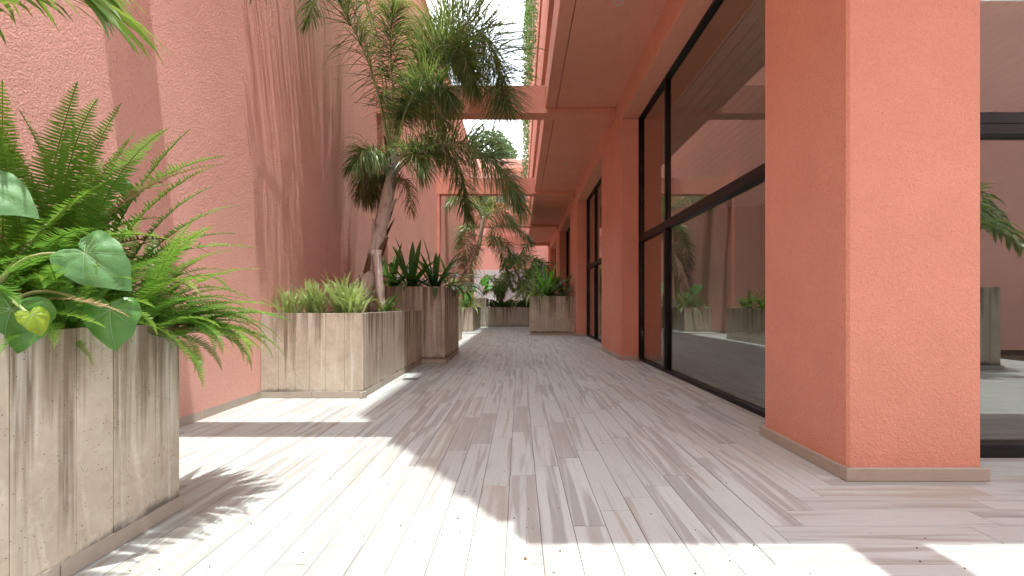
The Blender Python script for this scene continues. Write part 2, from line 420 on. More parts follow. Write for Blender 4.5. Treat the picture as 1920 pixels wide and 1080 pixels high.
pieces = []                                        # (x0, x1, y0, y1, along_y)
XW = 2.20
for n in range(-27, 8):                            # planks that run down the passage
    x0, x1 = 1.137 + (n - 1) * W, 1.137 + n * W
    if x1 <= -2.78 or x0 >= XW: continue
    ym = 1.86 + n * W                              # where this column meets the mitre
    k = -8 if n > -5 else 0
    y = ym
    if n < -3:
        while y > -5.0: y -= L6
    while y < 27:
        pieces.append((max(x0, -2.78), min(x1, XW), max(y, -5.0), y + L6, True)); y += L6
for mrow in range(-46, 8):                         # planks that run along the front
    y0, y1 = 1.86 + (mrow - 1) * W, 1.86 + mrow * W
    if y1 > 2.93: y1 = 2.93
    if y1 - y0 < .03 or y0 < -5: continue
    x = 1.137 + (mrow - 1) * W
    if mrow - 1 < -4:
        x = 1.137 + (-4) * W - ((mrow * 1) % 6) * W
    while x < 9.0:
        xa = max(x, 1.137 - 4 * W) if mrow - 1 < -4 else x
        if x + L6 - xa > .02: pieces.append((xa, min(x + L6, 9.0), y0, y1, False))
        x += L6

def seen(pc):
    x, y = (pc[0] + pc[1]) / 2, (pc[2] + pc[3]) / 2
    y = max(y, pc[3] - .1)
    if y < 1.5: return None
    px, py = VPX + FPX * x / y, VPY + FPX / y
    if px < -60 or px > 1980: return None
    if 1.86 < x and y > 2.5 and y < 3.4: return None
    if x < -1.7 and y < 2.2: return None
    if x < -1.62 and 4.75 < y < 9.5: return None
    return (pc[1] - pc[0]) * (pc[3] - pc[2]) / y ** 3
sc_ = sorted([(s, i) for i, s in ((i, seen(p)) for i, p in enumerate(pieces)) if s], reverse=True)
single = set(i for s, i in sc_[:296])
rest, rpuv = MB(), []
rr = random.Random(5)
for i, (x0, x1, y0, y1, al) in enumerate(pieces):
    full = abs((x1 - x0 if not al else y1 - y0) - L6) < 1e-4 and abs((x1 - x0 if al else y1 - y0) - W) < 1e-4
    if i in single:
        if full:
            o = bpy.data.objects.new('plank', variants[rr.randrange(36)])
            if al: o.location = (x0, y0, 0)
            else: o.location = (x0, y1, 0); o.rotation_euler = (0, 0, R(-90))
        else:
            mb, puv = MB(), []; plank_geo(mb, puv, x0, x1, y0, y1, rr.uniform(0, 90), al)
            me = mb.mesh('plank', M['plank']); set_puv(me, puv); o = bpy.data.objects.new('plank', me)
        o.location.z = rr.uniform(-.0006, .0006)
        link(o, floor)
    else:
        plank_geo(rest, rpuv, x0, x1, y0, y1, rr.uniform(0, 90), al)
ro = rest.build('plank_field', M['plank'], floor); set_puv(ro.data, rpuv); tag(ro, kind='stuff')

# ------------------------------------------------------------------ garden wall
def skirting(parent, path, h=.078, th=.022, mtl=None, tile=.9):
    """tiles along a polyline on the floor; the wall lies to the left of the walking direction"""
    for (xa, ya), (xb, yb) in zip(path, path[1:]):
        d = Vector((xb - xa, yb - ya)); ln = d.length; d.normalize(); nrm = Vector((d.y, -d.x))
        k = max(1, round(ln / tile)); s = ln / k
        for q in range(k):
            a, b = q * s + (.001 if q else -th), (q + 1) * s - .001 + (th if q == k - 1 else 0)
            p0 = Vector((xa, ya)) + d * a; p1 = Vector((xa, ya)) + d * b
            c = [p0, p1, p1 + nrm * th, p0 + nrm * th]
            xs, ys = [v.x for v in c], [v.y for v in c]
            block('skirting_tile', min(xs), max(xs), min(ys), max(ys), .001, h, mtl or M['skirting'], parent, .003)

WX = -2.78
wall = MB().box(WX - .4, WX, -5.4, 30.6, -.1, 9.9).build('garden_wall', M['wall'])
tag(wall, 'tall pink stucco wall with slanting shadow bands beside the planters', 'wall')
for (ya, yb) in ((2.19, 4.74), (9.5, 10.55), (13.1, 16.5)):
    skirting(wall, [(WX, yb), (WX, ya)])
cope = block('coping', WX - .45, WX + .03, -5.4, 30.6, 9.9, 9.98, M['wall'], wall, .01)
back = MB().box(WX, 26, -5.4, -5.0, -.1, 8.5).build('courtyard_wall', M['wall'])
tag(back, 'low pink stucco wall across the courtyard, seen mirrored in glass', 'wall')

# ------------------------------------------------------------------ building on the right
bld = empty('apartment_building', (0, 0, 0))
tag(bld, 'coral stucco building with arcade pillars, tall black framed windows and overhang', 'building')
ZS, ZL = 4.82, 4.40          # soffit, underside of the lintel
YF = 1.18                    # front edge of the overhang
XF = 0.51                    # passage edge of the overhang
pill = [(1.875, 2.645, 2.535, 3.40)]
for k in range(4): pill.append((1.845, 2.6, 8.07 + 6.22 * k, 9.98 + 6.22 * k))
for i, (x0, x1, y0, y1) in enumerate(pill):
    p = block('pillar', x0, x1, y0, y1, 0, ZL, M['pillar'], bld, .014)
    path = [(x1, y0), (x0, y0)] if i else None
    if i == 0: skirting(p, [(x0, y1), (x0, y0), (x1, y0)], .075, .024)
    elif i < 3: skirting(p, [(x0, y1), (x0, y0), (2.165, y0)], .075, .022)
# lintel band over pillars and windows, along the passage and along the front
block('lintel', 1.86, 2.62, 2.52, 28.6, ZL, 5.0, M['paint'], bld, .006)
block('lintel', 2.62, 9.0, 2.54, 3.3, ZL, 5.0, M['paint'], bld, .006)
# soffit: an edge strip, an open joint, then one panel per bay
ybay = [YF, 8.6, 14.85, 21.05, 28.6]
for a, b in zip(ybay, ybay[1:]):
    s = block('soffit_panel', XF + .205, 1.885, a, b - .003, ZS, ZS + .3, M['paint'], bld, .002)
    for yl in (5.6,) if a < 5 else ((a + b) / 2 + .2,):
        ring = MB(); n_ = 20
        prof = [(.062, 0), (.062, -.008), (.046, -.008), (.043, .02)]
        rows = [[ring.vert((r_ * math.cos(2 * math.pi * k / n_), r_ * math.sin(2 * math.pi * k / n_), z_)) for k in range(n_)] for r_, z_ in prof]
        for q, w in zip(rows, rows[1:]):
            for k in range(n_): ring.face((q[k], q[(k + 1) % n_], w[(k + 1) % n_], w[k]))
        ring.face(rows[-1], 1)
        d = ring.build('downlight', [M['lamp_ring'], M['lamp_glass']], s); d.location = Vector((1.25, yl, ZS)) - s.location
block('soffit_edge', XF, XF + .195, YF, 28.6, ZS - .0, ZS + .25, M['paint'], bld, .006)
block('soffit_panel', 1.885, 9.0, YF, 2.54, ZS, ZS + .3, M['paint'], bld, .002)
block('fascia', XF, XF + .2, YF, 28.6, ZS + .25, 5.43, M['pillar'], bld, .004)
block('fascia', XF + .2, 9.0, YF, YF + .2, ZS + .3, 5.43, M['pillar'], bld, .004)
# cross beams that bridge the passage to the garden wall
for k, (y0, y1) in enumerate(((2.70, 3.06), (8.6, 8.92), (14.85, 15.17), (21.05, 21.37), (27.3, 27.62))):
    bm_ = block('cross_beam', WX + .001, 1.86, y0, y1, 4.72, 4.818, M['paint'], bld, .004)
    block('cross_beam', WX + .001, XF - .002, y0 + .001, y1 - .001, 4.816, 5.26, M['pillar'], bld, .004)
    if k: block('bracket', 1.775, 1.858, y0 - .05, y1 + .05, 4.58, 4.80, M['pillar'], bld, .004)
    if k >= 2: block('pilaster', WX + .001, WX + .10, y0 + .01, y1, 0, 4.719, M['pillar'], bld, .004)
block('front_beam', 1.89, 2.17, -5.0, YF - .002, 4.72, 5.26, M['pillar'], bld, .004)
# upper storeys
block('upper_wall', XF + .32, 9.0, YF + .3, 28.6, 5.1, 21, M['pillar'], bld, .004)
lev = 5.43
for s in range(5):
    z = 5.43 + 3.05 * s
    gp = MB()
    yq = YF + .35
    g = block('window_band', XF + .17, XF + .30, YF + .15, 28.5, z, z + .78, M['grey_panel'], bld, .002)
    while yq < 28:
        block('mullion', XF + .12, XF + .172, yq, yq + .06, z, z + .78, M['frame'], g, 0)
        yq += 3.11
    block('parapet', XF + .02 * (s % 2), XF + .30, YF + .02 * s, 28.6, z + .78, z + 2.3, M['pillar'], bld, .004)
    if s < 4:
        block('window_band', XF + .16, XF + .29, YF + .15, 28.5, z + 2.3, z + 2.62, M['grey_panel'], bld, .002)
        block('ledge', XF - .03, XF + .31, YF, 28.6, z + 2.62, z + 3.05, M['paint'], bld, .004)

# windows
def window_passage(y0, y1, mull):
    xg = 2.20; f = .042
    fr = MB()
    for (a, b, c, d) in ((y0, y0 + f, 0, ZL), (y1 - f, y1, 0, ZL), (y0 + f, y1 - f, 0, .048), (y0 + f, y1 - f, ZL - f, ZL)):
        fr.box(xg - .035, xg + .055, a + .001, b - .001, c + .002, d - .001)
    w = fr.build('window', M['frame'], bld)
    block('transom', xg - .045, xg + .05, y0 + f, y1 - f, 2.135, 2.195, M['frame'], w, .004)
    block('transom', xg - .03, xg + .05, y0 + f, y1 - f, 2.198, 2.262, M['frame'], w, .004)
    cuts = [y0 + f] + mull + [y1 - f]
    for mu in mull:
        block('mullion', xg - .04, xg + .05, mu - .04, mu + .04, .048, 2.134, M['frame'], w, .004)
        block('mullion', xg - .03, xg + .05, mu - .025, mu + .025, 2.263, ZL - f, M['frame'], w, .004)
    for a, b in zip(cuts, cuts[1:]):
        for c, d, q in ((.048, 2.134, .04), (2.263, ZL - f, .026)):
            a1 = a + (q if a in mull else 0); b1 = b - (q if b in mull else 0)
            MB().box(xg + .012, xg + .018, a1, b1, c, d).build('pane', M['glass'], w)
    return w
window_passage(3.40, 8.07, [6.62])
window_passage(9.98, 14.29, [12.8])
window_passage(16.2, 20.51, [19.0])
window_passage(22.42, 26.73, [])
yg = 2.95; f = .055
fr = MB()
for (a, b, c, d) in ((2.646, 2.70, 0, ZL), (8.9, 9.0, 0, ZL), (2.70, 8.9, 0, .085), (2.70, 8.9, ZL - f, ZL)):
    fr.box(a + .001, b - .001, yg - .05, yg + .05, c + .002, d - .001)
w = fr.build('window', M['frame'], bld)
block('transom', 2.70, 8.9, yg - .045, yg + .05, 2.12, 2.19, M['frame'], w, .004)
block('transom', 2.70, 8.9, yg - .035, yg + .05, 2.193, 2.27, M['frame'], w, .004)
for a, b in ((2.70, 5.78), (5.84, 8.9)):
    for c, d in ((.085, 2.12), (2.27, ZL - f)):
        MB().box(a, b, yg + .012, yg + .018, c, d).build('pane', M['glass'], w)
block('mullion', 5.78, 5.84, yg - .04, yg + .05, .085, 2.119, M['frame'], w, .004)
block('mullion', 5.78, 5.84, yg - .04, yg + .05, 2.271, ZL - f, M['frame'], w, .004)
# the rooms behind the glass
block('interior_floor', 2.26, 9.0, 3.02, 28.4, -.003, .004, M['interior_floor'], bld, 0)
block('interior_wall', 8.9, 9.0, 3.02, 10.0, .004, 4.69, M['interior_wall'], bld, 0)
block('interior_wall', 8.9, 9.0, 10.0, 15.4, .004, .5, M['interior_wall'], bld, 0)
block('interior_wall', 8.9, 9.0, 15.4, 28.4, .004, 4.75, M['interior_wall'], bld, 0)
added_frame = MB()  # unseen back window, added to let daylight onto the ceiling boards
for yq in (10.01, 12.65, 15.3): added_frame.box(8.92, 8.99, yq, yq + .08, .5, 4.69)
added_window = added_frame.build('window', M['frame'], bld)
for yq in (10.09, 12.73): MB().box(8.95, 8.956, yq, yq + 2.56, .5, 4.69).build('pane', M['clear'], added_window)
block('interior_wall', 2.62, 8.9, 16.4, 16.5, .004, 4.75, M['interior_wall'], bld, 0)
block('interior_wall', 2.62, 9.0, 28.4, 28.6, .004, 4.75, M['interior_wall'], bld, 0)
x = 2.64
while x < 8.8:
    block('ceiling_board', x, x + .185, 3.32, 28.3, 4.62 + random.uniform(0, .006), 4.66, M['ceiling_board'], bld, .006)
    x += .2
block('interior_ceiling', 2.63, 8.9, 3.31, 28.3, 4.70, 4.8, M['interior_wall'], bld, 0)

nb = MB().box(18, 18.3, -5, 40, -.1, 2.4).build('added_wall', M['wall'])  # added backdrop outside the rooms, kept low so sky light reaches them
tag(nb, 'pink wall added outside the rooms of the building as a backdrop', 'wall')
# ------------------------------------------------------------------ far end of the passage
endw = empty('end_building', (0, 31, 0))
tag(endw, 'pink stucco building with flat ledges closing the far end of the passage', 'building')
block('wall', -9, 9, 31, 36, 0, 11.2, M['wall'], endw, .01)
block('ledge', -2.2, 1.0, 30.7, 31, 7.1, 7.5, M['pillar'], endw, .01)
block('ledge', -1.3, 1.0, 30.8, 31, 5.4, 5.8, M['pillar'], endw, .01)
block('ledge', -9, 9, 30.9, 31, 10.3, 10.6, M['paint'], endw, .01)
for xw in (-2.75, -1.6, -.3):
    wv = block('window', xw, xw + .7, 30.93, 31.02, 8.1, 9.9, M['grey_panel'], endw, .005)
    block('sill', xw - .06, xw + .76, 30.88, 30.99, 8.0, 8.098, M['paint'], wv, .004)
scr = empty('stand_in_fence', (-1, 26.5, 0))  # pale panels stand in for an unidentified bright area
tag(scr, 'pale grey panel fence standing in for the bright area behind the far palms', 'fence')
for k in range(7):
    block('panel', -2.7 + k * .62, -2.7 + k * .62 + .58, 26.5, 26.54, .1, 3.1, M['screen'], scr, .004)
block('rail', -2.7, 1.62, 26.54, 26.6, 2.8, 2.9, M['grey_panel'], scr, .004)
block('rail', -2.7, 1.62, 26.54, 26.6, .4, .5, M['grey_panel'], scr, .004)

# ------------------------------------------------------------------ planters
def planter(label, x0, x1, y0, y1, h, faces, mtl, kerbs, board=.2, group='board marked concrete planters'):
    root = empty('planter', ((x0 + x1) / 2, (y0 + y1) / 2, 0)); tag(root, label, 'planter', group)
    t = .016
    rim = .085
    core = MB()
    a, b, c, d = x0 + (t if 'W' in faces else 0), x1 - (t if 'E' in faces else 0), y0 + (t if 'S' in faces else 0), y1 - (t if 'N' in faces else 0)
    core.box(a, b, c, c + rim, .002, h - .004); core.box(a, b, d - rim, d, .002, h - .004)
    core.box(a, a + rim, c + rim, d - rim, .002, h - .004); core.box(b - rim, b, c + rim, d - rim, .002, h - .004)
    co = core.build('core', mtl, root); co.location = -root.location
    so = MB(); nx, ny = 14, 18
    gx = [[so.vert((a + rim + (b - a - 2 * rim) * i / nx, c + rim + (d - c - 2 * rim) * j / ny, h - .06 + .03 * mnoise.noise(Vector((i * .5 + x0, j * .5 + y0, 3))))) for j in range(ny + 1)] for i in range(nx + 1)]
    for i in range(nx):
        for j in range(ny): so.face((gx[i][j], gx[i + 1][j], gx[i + 1][j + 1], gx[i][j + 1]))
    s_ = so.build('soil', M['soil'], root, True); s_.location = -root.location
    for fc in faces:
        horiz = fc in 'SN'
        lo, hi = (x0, x1) if horiz else (y0, y1)
        p = lo
        while p < hi - .01:
            q = min(hi, p + board * rr.uniform(.8, 1.2))
            if hi - q < board * .4: q = hi
            off = rr.uniform(0, .004); e = .0010
            tb = t - off
            top = h - rr.uniform(0, .004)
            if fc == 'E': args = (x1 - t + .0005, x1 - off, p + e, q - e)
            elif fc == 'W': args = (x0 + off, x0 + t - .0005, p + e, q - e)
            elif fc == 'S': args = (p + e, q - e, y0 + off, y0 + t - .0005)
            else: args = (p + e, q - e, y1 - t + .0005, y1 - off)
            block('board_panel', *args, .003, top, mtl, root, .0016)
            p = q
    for path in kerbs: skirting(root, path, .072, .03, None, .6)
    return root

planter('low concrete planter overflowing with ferns, closest to the camera', WX + .003, -1.65, -1.2, 2.155, .915, 'EN', M['concrete'],
        [[(-1.65, 2.155), (-1.65, -1.2)]], .18)
planter('low pale concrete planter holding the leaning palm', WX + .003, -1.676, 4.757, 7.598, .915, 'SE', M['concrete'],
        [[(-1.676, 7.598), (-1.676, 4.757), (WX, 4.757)]], .185)
planter('tall brown stained concrete planter right behind the leaning palm', WX + .003, -1.28, 7.6, 9.35, 1.32, 'SEN', M['concrete_dark'],
        [[(-1.28, 9.35), (-1.28, 7.6), (-1.676, 7.6)]], .17)
planter('low concrete planter mostly hidden behind the tall stained one', WX + .003, -1.69, 10.6, 13.1, .915, 'SEN', M['concrete'],
        [[(-1.69, 13.1), (-1.69, 10.6)]], .2)
planter('low concrete planter with arching strap leaves down the passage', WX + .003, -1.755, 16.6, 20.19, .915, 'SE', M['concrete'],
        [[(-1.755, 20.19), (-1.755, 16.6), (WX, 16.6)]], .2)
planter('tall narrow concrete planter under the bright green broad leaves', WX + .003, -1.53, 20.2, 22.2, 1.32, 'SEN', M['concrete'],
        [[(-1.53, 22.2), (-1.53, 20.2), (-1.755, 20.2)]], .2)
planter('long low concrete planter across the end of the passage', -1.525, .9, 20.4, 22.0, .90, 'SEW', M['concrete_dark'],
        [[(.9, 20.4), (-1.525, 20.4)]], .3)
planter('tall concrete planter standing against the arcade pillar', .37, 1.84, 14.75, 16.6, 1.30, 'SWN', M['concrete'],
        [[(1.84, 14.75), (.37, 14.75), (.37, 16.6)]], .2)
planter('tall concrete planter in the courtyard, seen mirrored in the front window', 6.0, 7.4, -2.4, -.9, 1.28, 'SNEW', M['concrete'],
        [[(7.4, -2.4), (7.4, -.9), (6.0, -.9), (6.0, -2.4)]], .2)

# ------------------------------------------------------------------ plants
Z = Vector((0, 0, 1))
def spline(pts, n):
    pts = [Vector(p) for p in pts]; P = [pts[0] * 2 - pts[1]] + pts + [pts[-1] * 2 - pts[-2]]
    out = []
    m_ = len(pts) - 1
    for i in range(n + 1):
        s = i / n * m_; k = min(int(s), m_ - 1); t = s - k
        a, b, c, d = P[k], P[k + 1], P[k + 2], P[k + 3]
        out.append(.5 * (2 * b + (c - a) * t + (2 * a - 5 * b + 4 * c - d) * t * t + (3 * b - a - 3 * c + d) * t ** 3))
    return out

def frond_mesh(pts, rng, n=95, length=.55, width=.011, start=.2, droop=.55, plume=35, ang=(84, 42), rr0=.013, mats=None, tipdead=0, base=None, gap=0, roll=0):
    """a feather leaf: a tapering stalk with two (plumose) rows of leaflets that hang"""
    mb = MB(); c = spline(pts, 44)
    nn = len(c)
    mb.tube([c[i] for i in range(0, nn, 2)], [rr0 * (1 - .85 * i / (nn - 1)) + .0015 for i in range(0, nn, 2)], 5, 1, .5)
    for k in range(n):
        t = start + (1 - start) * (k + rng.random() * .6) / n
        s = min(t * (nn - 1), nn - 1.001); i = int(s); p = c[i].lerp(c[i + 1], s - i)
        T = (c[min(i + 2, nn - 1)] - c[max(i - 1, 0)]).normalized()
        S = T.cross(Z)
        if S.length < .1: S = T.cross(Vector((.3, 1, 0)))
        S.normalize(); U = S.cross(T)
        S, U = S * math.cos(R(roll)) + U * math.sin(R(roll)), U * math.cos(R(roll)) - S * math.sin(R(roll))
        q = (t - start) / (1 - start)
        prof = (.55 + 1.1 * q - .2 * q * q) if q < .45 else (1.0 - .55 * ((q - .45) / .55) ** 1.6)
        a = R(ang[0] + (ang[1] - ang[0]) * q)
        for sg in (-1, 1):
            if rng.random() < gap: continue
            bb = R(rng.uniform(-plume, plume) + 8); aa = a * rng.uniform(.8, 1.2)
            D = (T * math.cos(aa) + (S * sg * math.cos(bb) + U * math.sin(bb)) * math.sin(aa)).normalized()
            ln = length * prof * rng.uniform(.8, 1.12)
            dr = droop * rng.uniform(.7, 1.35)
            side = D.cross(Z)
            if side.length < .1: side = S
            side.normalize()
            tw = rng.uniform(-.9, .9); side = (side * math.cos(tw) + side.cross(D) * math.sin(tw)).normalized()
            P = []
            cur = p.copy(); d = D.copy(); sn = 5
            for j in range(sn + 1):
                P.append(cur.copy()); d = (d + Vector((0, 0, -dr * .2 * (j + .5)))).normalized(); cur = cur + d * (ln / sn)
            w = width * rng.uniform(.8, 1.2)
            r_ = rng.random() ** 1.3
            mm = 2 if (tipdead and rng.random() < tipdead) else 0
            mb.strip(P, [w * .5, w, w, w * .8, w * .45, 0], side, mm, r_)
    return mb.mesh('frond', mats or [M['palm'], M['rachis'], M['palm_dead']], False)

def add_frond(parent, pts, rng, **kw):
    base = parent.location
    me = frond_mesh([Vector(p) - Vector(pts[0]) for p in pts], rng, **kw)
    o = bpy.data.objects.new('frond', me); link(o, parent); o.location = Vector(pts[0]) - base
    return o

# --- the leaning palm
rg = random.Random(3)
b0 = at(668, 590, 6.7)
palm = empty('palm_tree', (b0.x, b0.y, .87))
tag(palm, 'leaning feather palm with grey trunk rising from the low pale planter', 'palm', 'feather palms in the planters')
def lp(px, py, Y): return at(px, py, Y)
tr_pts = spline([Vector((b0.x - .03, 6.70, .80)), lp(683, 548, 6.72), lp(701, 490, 6.75), lp(714, 432, 6.8), lp(726, 372, 6.85), lp(735, 315, 6.9), lp(737, 280, 6.9)], 26)
def trunk(pts, rads, parent, rng, name='trunk', rough=.30):
    mb = MB(); n_ = 18; rings = []
    for i, p in enumerate(pts):
        T = (pts[min(i + 1, len(pts) - 1)] - pts[max(i - 1, 0)]).normalized(); u = T.cross(Vector((0, 1, 0))).normalized(); w = T.cross(u)
        ra = rads(i / (len(pts) - 1)) * (1 + (.09 if i % 3 == 0 else 0))
        rings.append([mb.vert(p - parent.location + (u * math.cos(a) + w * math.sin(a)) * ra * (1 + rough * (mnoise.noise(Vector((a * 1.3, i * .45, 2))))), rng.random())
                      for a in [2 * math.pi * k / n_ for k in range(n_)]])
    for a, b in zip(rings, rings[1:]):
        for k in range(n_): mb.face((a[k], a[(k + 1) % n_], b[(k + 1) % n_], b[k]))
    mb.face(rings[-1]); mb.face(rings[0][::-1])
    return mb.build(name, M['bark'], parent, True)
tk = trunk(tr_pts, lambda t: .125 - .05 * t if t < .8 else .085 - .04 * (t - .8) / .2, palm, rg)
for k in range(22):                                 # old leaf bases that clasp the trunk
    i = 4 + int(k * .92); p = tr_pts[min(i, 24)]; T = (tr_pts[min(i + 1, 26)] - tr_pts[i - 1]).normalized()
    a = k * 2.4 + rg.random(); u = T.cross(Vector((0, 1, 0))).normalized(); w = T.cross(u); d = u * math.cos(a) + w * math.sin(a)
    s = T.cross(d); mb = MB(); ln = rg.uniform(.22, .48)
    P = [p + d * (.085 + .012 * j) + T * (ln * j / 4 - .05) + d * (.03 * (j / 4) ** 2) for j in range(5)]
    for sgn in (0, 1):
        mb.strip([q - palm.location + d * (.012 * sgn) for q in P], [.075, .07, .055, .035, .008], s, 0, .5, fold=-.35, up=d)
    mb.build('leaf_base', M['bark'] if k % 3 else M['fibre'], palm)
sh = spline([lp(706, 470, 6.6), lp(709, 510, 6.58), lp(714, 550, 6.56), lp(720, 600, 6.55)], 10)
trunk(sh, lambda t: .075 - .035 * t, palm, rg, 'dead_leaf_stalk', .35)
YP = 6.9
fr_list = [
 ([(735, 300, 6.9), (714, 190, 6.75), (684, 100, 6.5), (652, 35, 6.2), (622, -30, 5.95)], dict(n=135, length=1.18, droop=.10, plume=28, gap=.05, roll=62, ang=(98, 62))),
 ([(737, 290, 6.9), (736, 170, 6.8), (733, 70, 6.7), (742, 5, 6.6)], dict(n=210, length=.58, droop=.30, plume=85)),
 ([(740, 290, 6.95), (752, 190, 7.0), (775, 110, 7.1), (815, 58, 7.15), (862, 40, 7.1), (908, 68, 7.0), (938, 135, 6.9), (950, 205, 6.85)], dict(n=400, length=1.05, droop=.28, plume=62, start=.32, ang=(95, 58), roll=55)),
 ([(740, 290, 6.95), (756, 200, 7.3), (782, 130, 7.7), (825, 85, 8.0), (865, 95, 8.1), (892, 150, 8.1)], dict(n=200, length=.85, droop=.3, plume=60, start=.35, roll=50)),
 ([(741, 288, 6.9), (760, 200, 6.8), (790, 120, 6.75), (830, 85, 6.7), (868, 100, 6.6), (890, 160, 6.5)], dict(n=220, length=.80, droop=.25, plume=60, start=.4, roll=50)),
 ([(742, 285, 6.8), (758, 215, 6.7), (785, 165, 6.5), (822, 160, 6.35), (850, 190, 6.25)], dict(n=230, length=.60, droop=.35, plume=55, roll=35)),
 ([(738, 330, 6.9), (765, 302, 6.8), (800, 278, 6.65), (850, 268, 6.5), (905, 288, 6.4), (950, 330, 6.3), (980, 392, 6.25)], dict(n=280, length=.70, droop=.45, plume=50, roll=25)),
 ([(740, 322, 7.0), (775, 285, 7.15), (820, 272, 7.3), (855, 305, 7.4), (872, 365, 7.45), (878, 405, 7.45)], dict(n=180, length=.60, droop=.5, plume=45, roll=25)),
 ([(732, 345, 6.85), (724, 312, 6.7), (705, 288, 6.5), (682, 287, 6.3), (662, 315, 6.15)], dict(n=130, length=.55, droop=.8, plume=50, start=.2, roll=20)),
 ([(733, 340, 7.0), (722, 300, 7.0), (700, 290, 7.0), (684, 320, 6.95), (676, 370, 6.9)], dict(n=130, length=.55, droop=.9, plume=60, start=.2, tipdead=.35, roll=30)),
 ([(733, 345, 7.0), (720, 330, 7.1), (700, 340, 7.15), (690, 370, 7.2)], dict(n=120, length=.60, droop=1.1, plume=60, start=.2, tipdead=.4)),
 ([(738, 325, 6.8), (752, 295, 6.6), (775, 290, 6.4), (795, 320, 6.3)], dict(n=80, length=.60, droop=.5, plume=50, start=.3, roll=30)),
 ([(735, 310, 6.95), (745, 230, 7.2), (770, 185, 7.5), (808, 190, 7.8), (838, 240, 8.0)], dict(n=190, length=.7, droop=.5, plume=50, roll=30)),
 # leaves that arch over towards the wall above the picture; their shadows streak it
 ([(734, 300, 6.9), (690, 100, 6.2), (630, -60, 5.5), (560, -120, 4.95), (505, -80, 4.55), (482, -20, 4.38)], dict(n=110, length=.50, droop=.7, plume=40, gap=.25)),
 ([(736, 300, 6.9), (710, 110, 6.5), (660, -80, 5.9), (600, -150, 5.4), (555, -100, 5.05), (534, -30, 4.9)], dict(n=110, length=.50, droop=.7, plume=40, gap=.25)),
 ([(736, 300, 6.9), (720, 130, 6.7), (680, -20, 6.3), (630, -60, 5.85), (595, -10, 5.55), (580, 40, 5.45)], dict(n=120, length=.55, droop=.5, plume=40, gap=.1)),
 ([(738, 350, 6.9), (748, 335, 6.8), (765, 350, 6.7), (772, 400, 6.6)], dict(n=90, length=.35, droop=1.0, plume=50, mats=[M['palm_dead'], M['rachis'], M['palm_dead']])),
]
for pts, kw in fr_list:
    kw.setdefault('width', .0058); kw['n'] = int(kw['n'] * (1.6 if kw.get('length', .5) > .52 else 1)); kw.setdefault('tipdead', .04)
    add_frond(palm, [lp(*p) for p in pts], rg, **kw)

# --- the far palm
rg = random.Random(8)
pb = at(876, 560, 18.2); palm2 = empty('palm_tree', (pb.x, pb.y, .87))
tag(palm2, 'smaller feather palm with thin curved trunk farther down the passage', 'palm', 'feather palms in the planters')
trunk(spline([Vector((pb.x, pb.y, .8)), lp(884, 510, 18.2), lp(895, 470, 18.1), lp(903, 430, 18.0), lp(907, 405, 18)], 16), lambda t: .11 - .045 * t, palm2, rg)
for pts, kw in [
 ([(905, 425, 18), (900, 395, 17.6), (880, 375, 17.2), (850, 372, 16.8), (828, 395, 16.6)], dict()),
 ([(906, 425, 18), (912, 390, 18.2), (930, 372, 18.4), (955, 372, 18.5), (972, 395, 18.5)], dict()),
 ([(906, 430, 18), (920, 400, 17.4), (945, 395, 17), (965, 425, 16.6)], dict()),
 ([(905, 445, 18), (930, 425, 17.6), (965, 425, 17.2), (1000, 455, 17)], dict()),
 ([(903, 460, 18), (920, 445, 17.6), (945, 455, 17.2), (965, 490, 17)], dict(length=.7)),
 ([(903, 450, 18), (925, 455, 18.4), (945, 485, 18.6), (955, 530, 18.6)], dict(length=.6)),
 ([(903, 440, 18), (890, 425, 18.2), (870, 430, 18.5), (858, 460, 18.6)], dict()),
 ([(903, 445, 18), (893, 470, 17.7), (880, 500, 17.4), (868, 545, 17.2)], dict(mats=[M['palm_dead'], M['rachis'], M['palm_dead']], length=.8)),
 ([(903, 445, 18), (885, 440, 17.8), (872, 465, 17.5), (866, 500, 17.4)], dict(tipdead=.5, length=.7)),
 ([(906, 430, 18), (905, 395, 18.2), (900, 375, 18.4), (905, 360, 18.5)], dict(plume=70)),
 ([(905, 425, 18), (915, 395, 18.5), (905, 365, 19), (885, 350, 19.3)], dict()),
]:
    k2 = dict(n=150, length=.72, width=.0105, droop=.45, plume=50, roll=30); k2.update(kw)
    add_frond(palm2, [lp(*p) for p in pts], rg, **k2)

# --- the kentia palm at the top corner
rg = random.Random(21)
kp = empty('kentia_palm', (-2.35, 1.0, .87))
tag(kp, 'green palm with broad drooping leaflets hanging over the fern planter', 'palm')
mb = MB(); mb.tube([(0, 0, -.05), (.02, .03, .4), (.05, .05, .8)], [.05, .045, .03], 10, 0); mb.build('trunk', M['bark'], kp, True)
for pts, nn_, ln in (
  ([(-2.3, 1.05, 1.65), (-2.25, 1.18, 1.98), at(-90, 40, 1.52), at(10, -22, 1.6), at(110, -30, 1.66), at(170, 5, 1.68)], 24, .42),
  ([(-2.3, 1.05, 1.65), (-2.35, 1.2, 2.1), at(-60, -60, 1.7), at(70, -80, 1.8), at(160, -40, 1.88)], 24, .42),
  ([(-2.3, 1.05, 1.65), (-2.45, .95, 2.1), (-2.5, .7, 2.4), (-2.4, .3, 2.4)], 18, .45),
  ([(-2.3, 1.05, 1.65), (-2.25, .9, 2.1), (-2.1, .6, 2.4), (-1.95, .2, 2.4)], 18, .45)):
    add_frond(kp, [Vector(p) for p in pts], rg, n=nn_, length=ln, width=.0115, start=.45, droop=.42, plume=14, ang=(58, 14), rr0=.008, mats=[M['palm_near'], M['rachis'], M['palm_dead']], tipdead=.10)

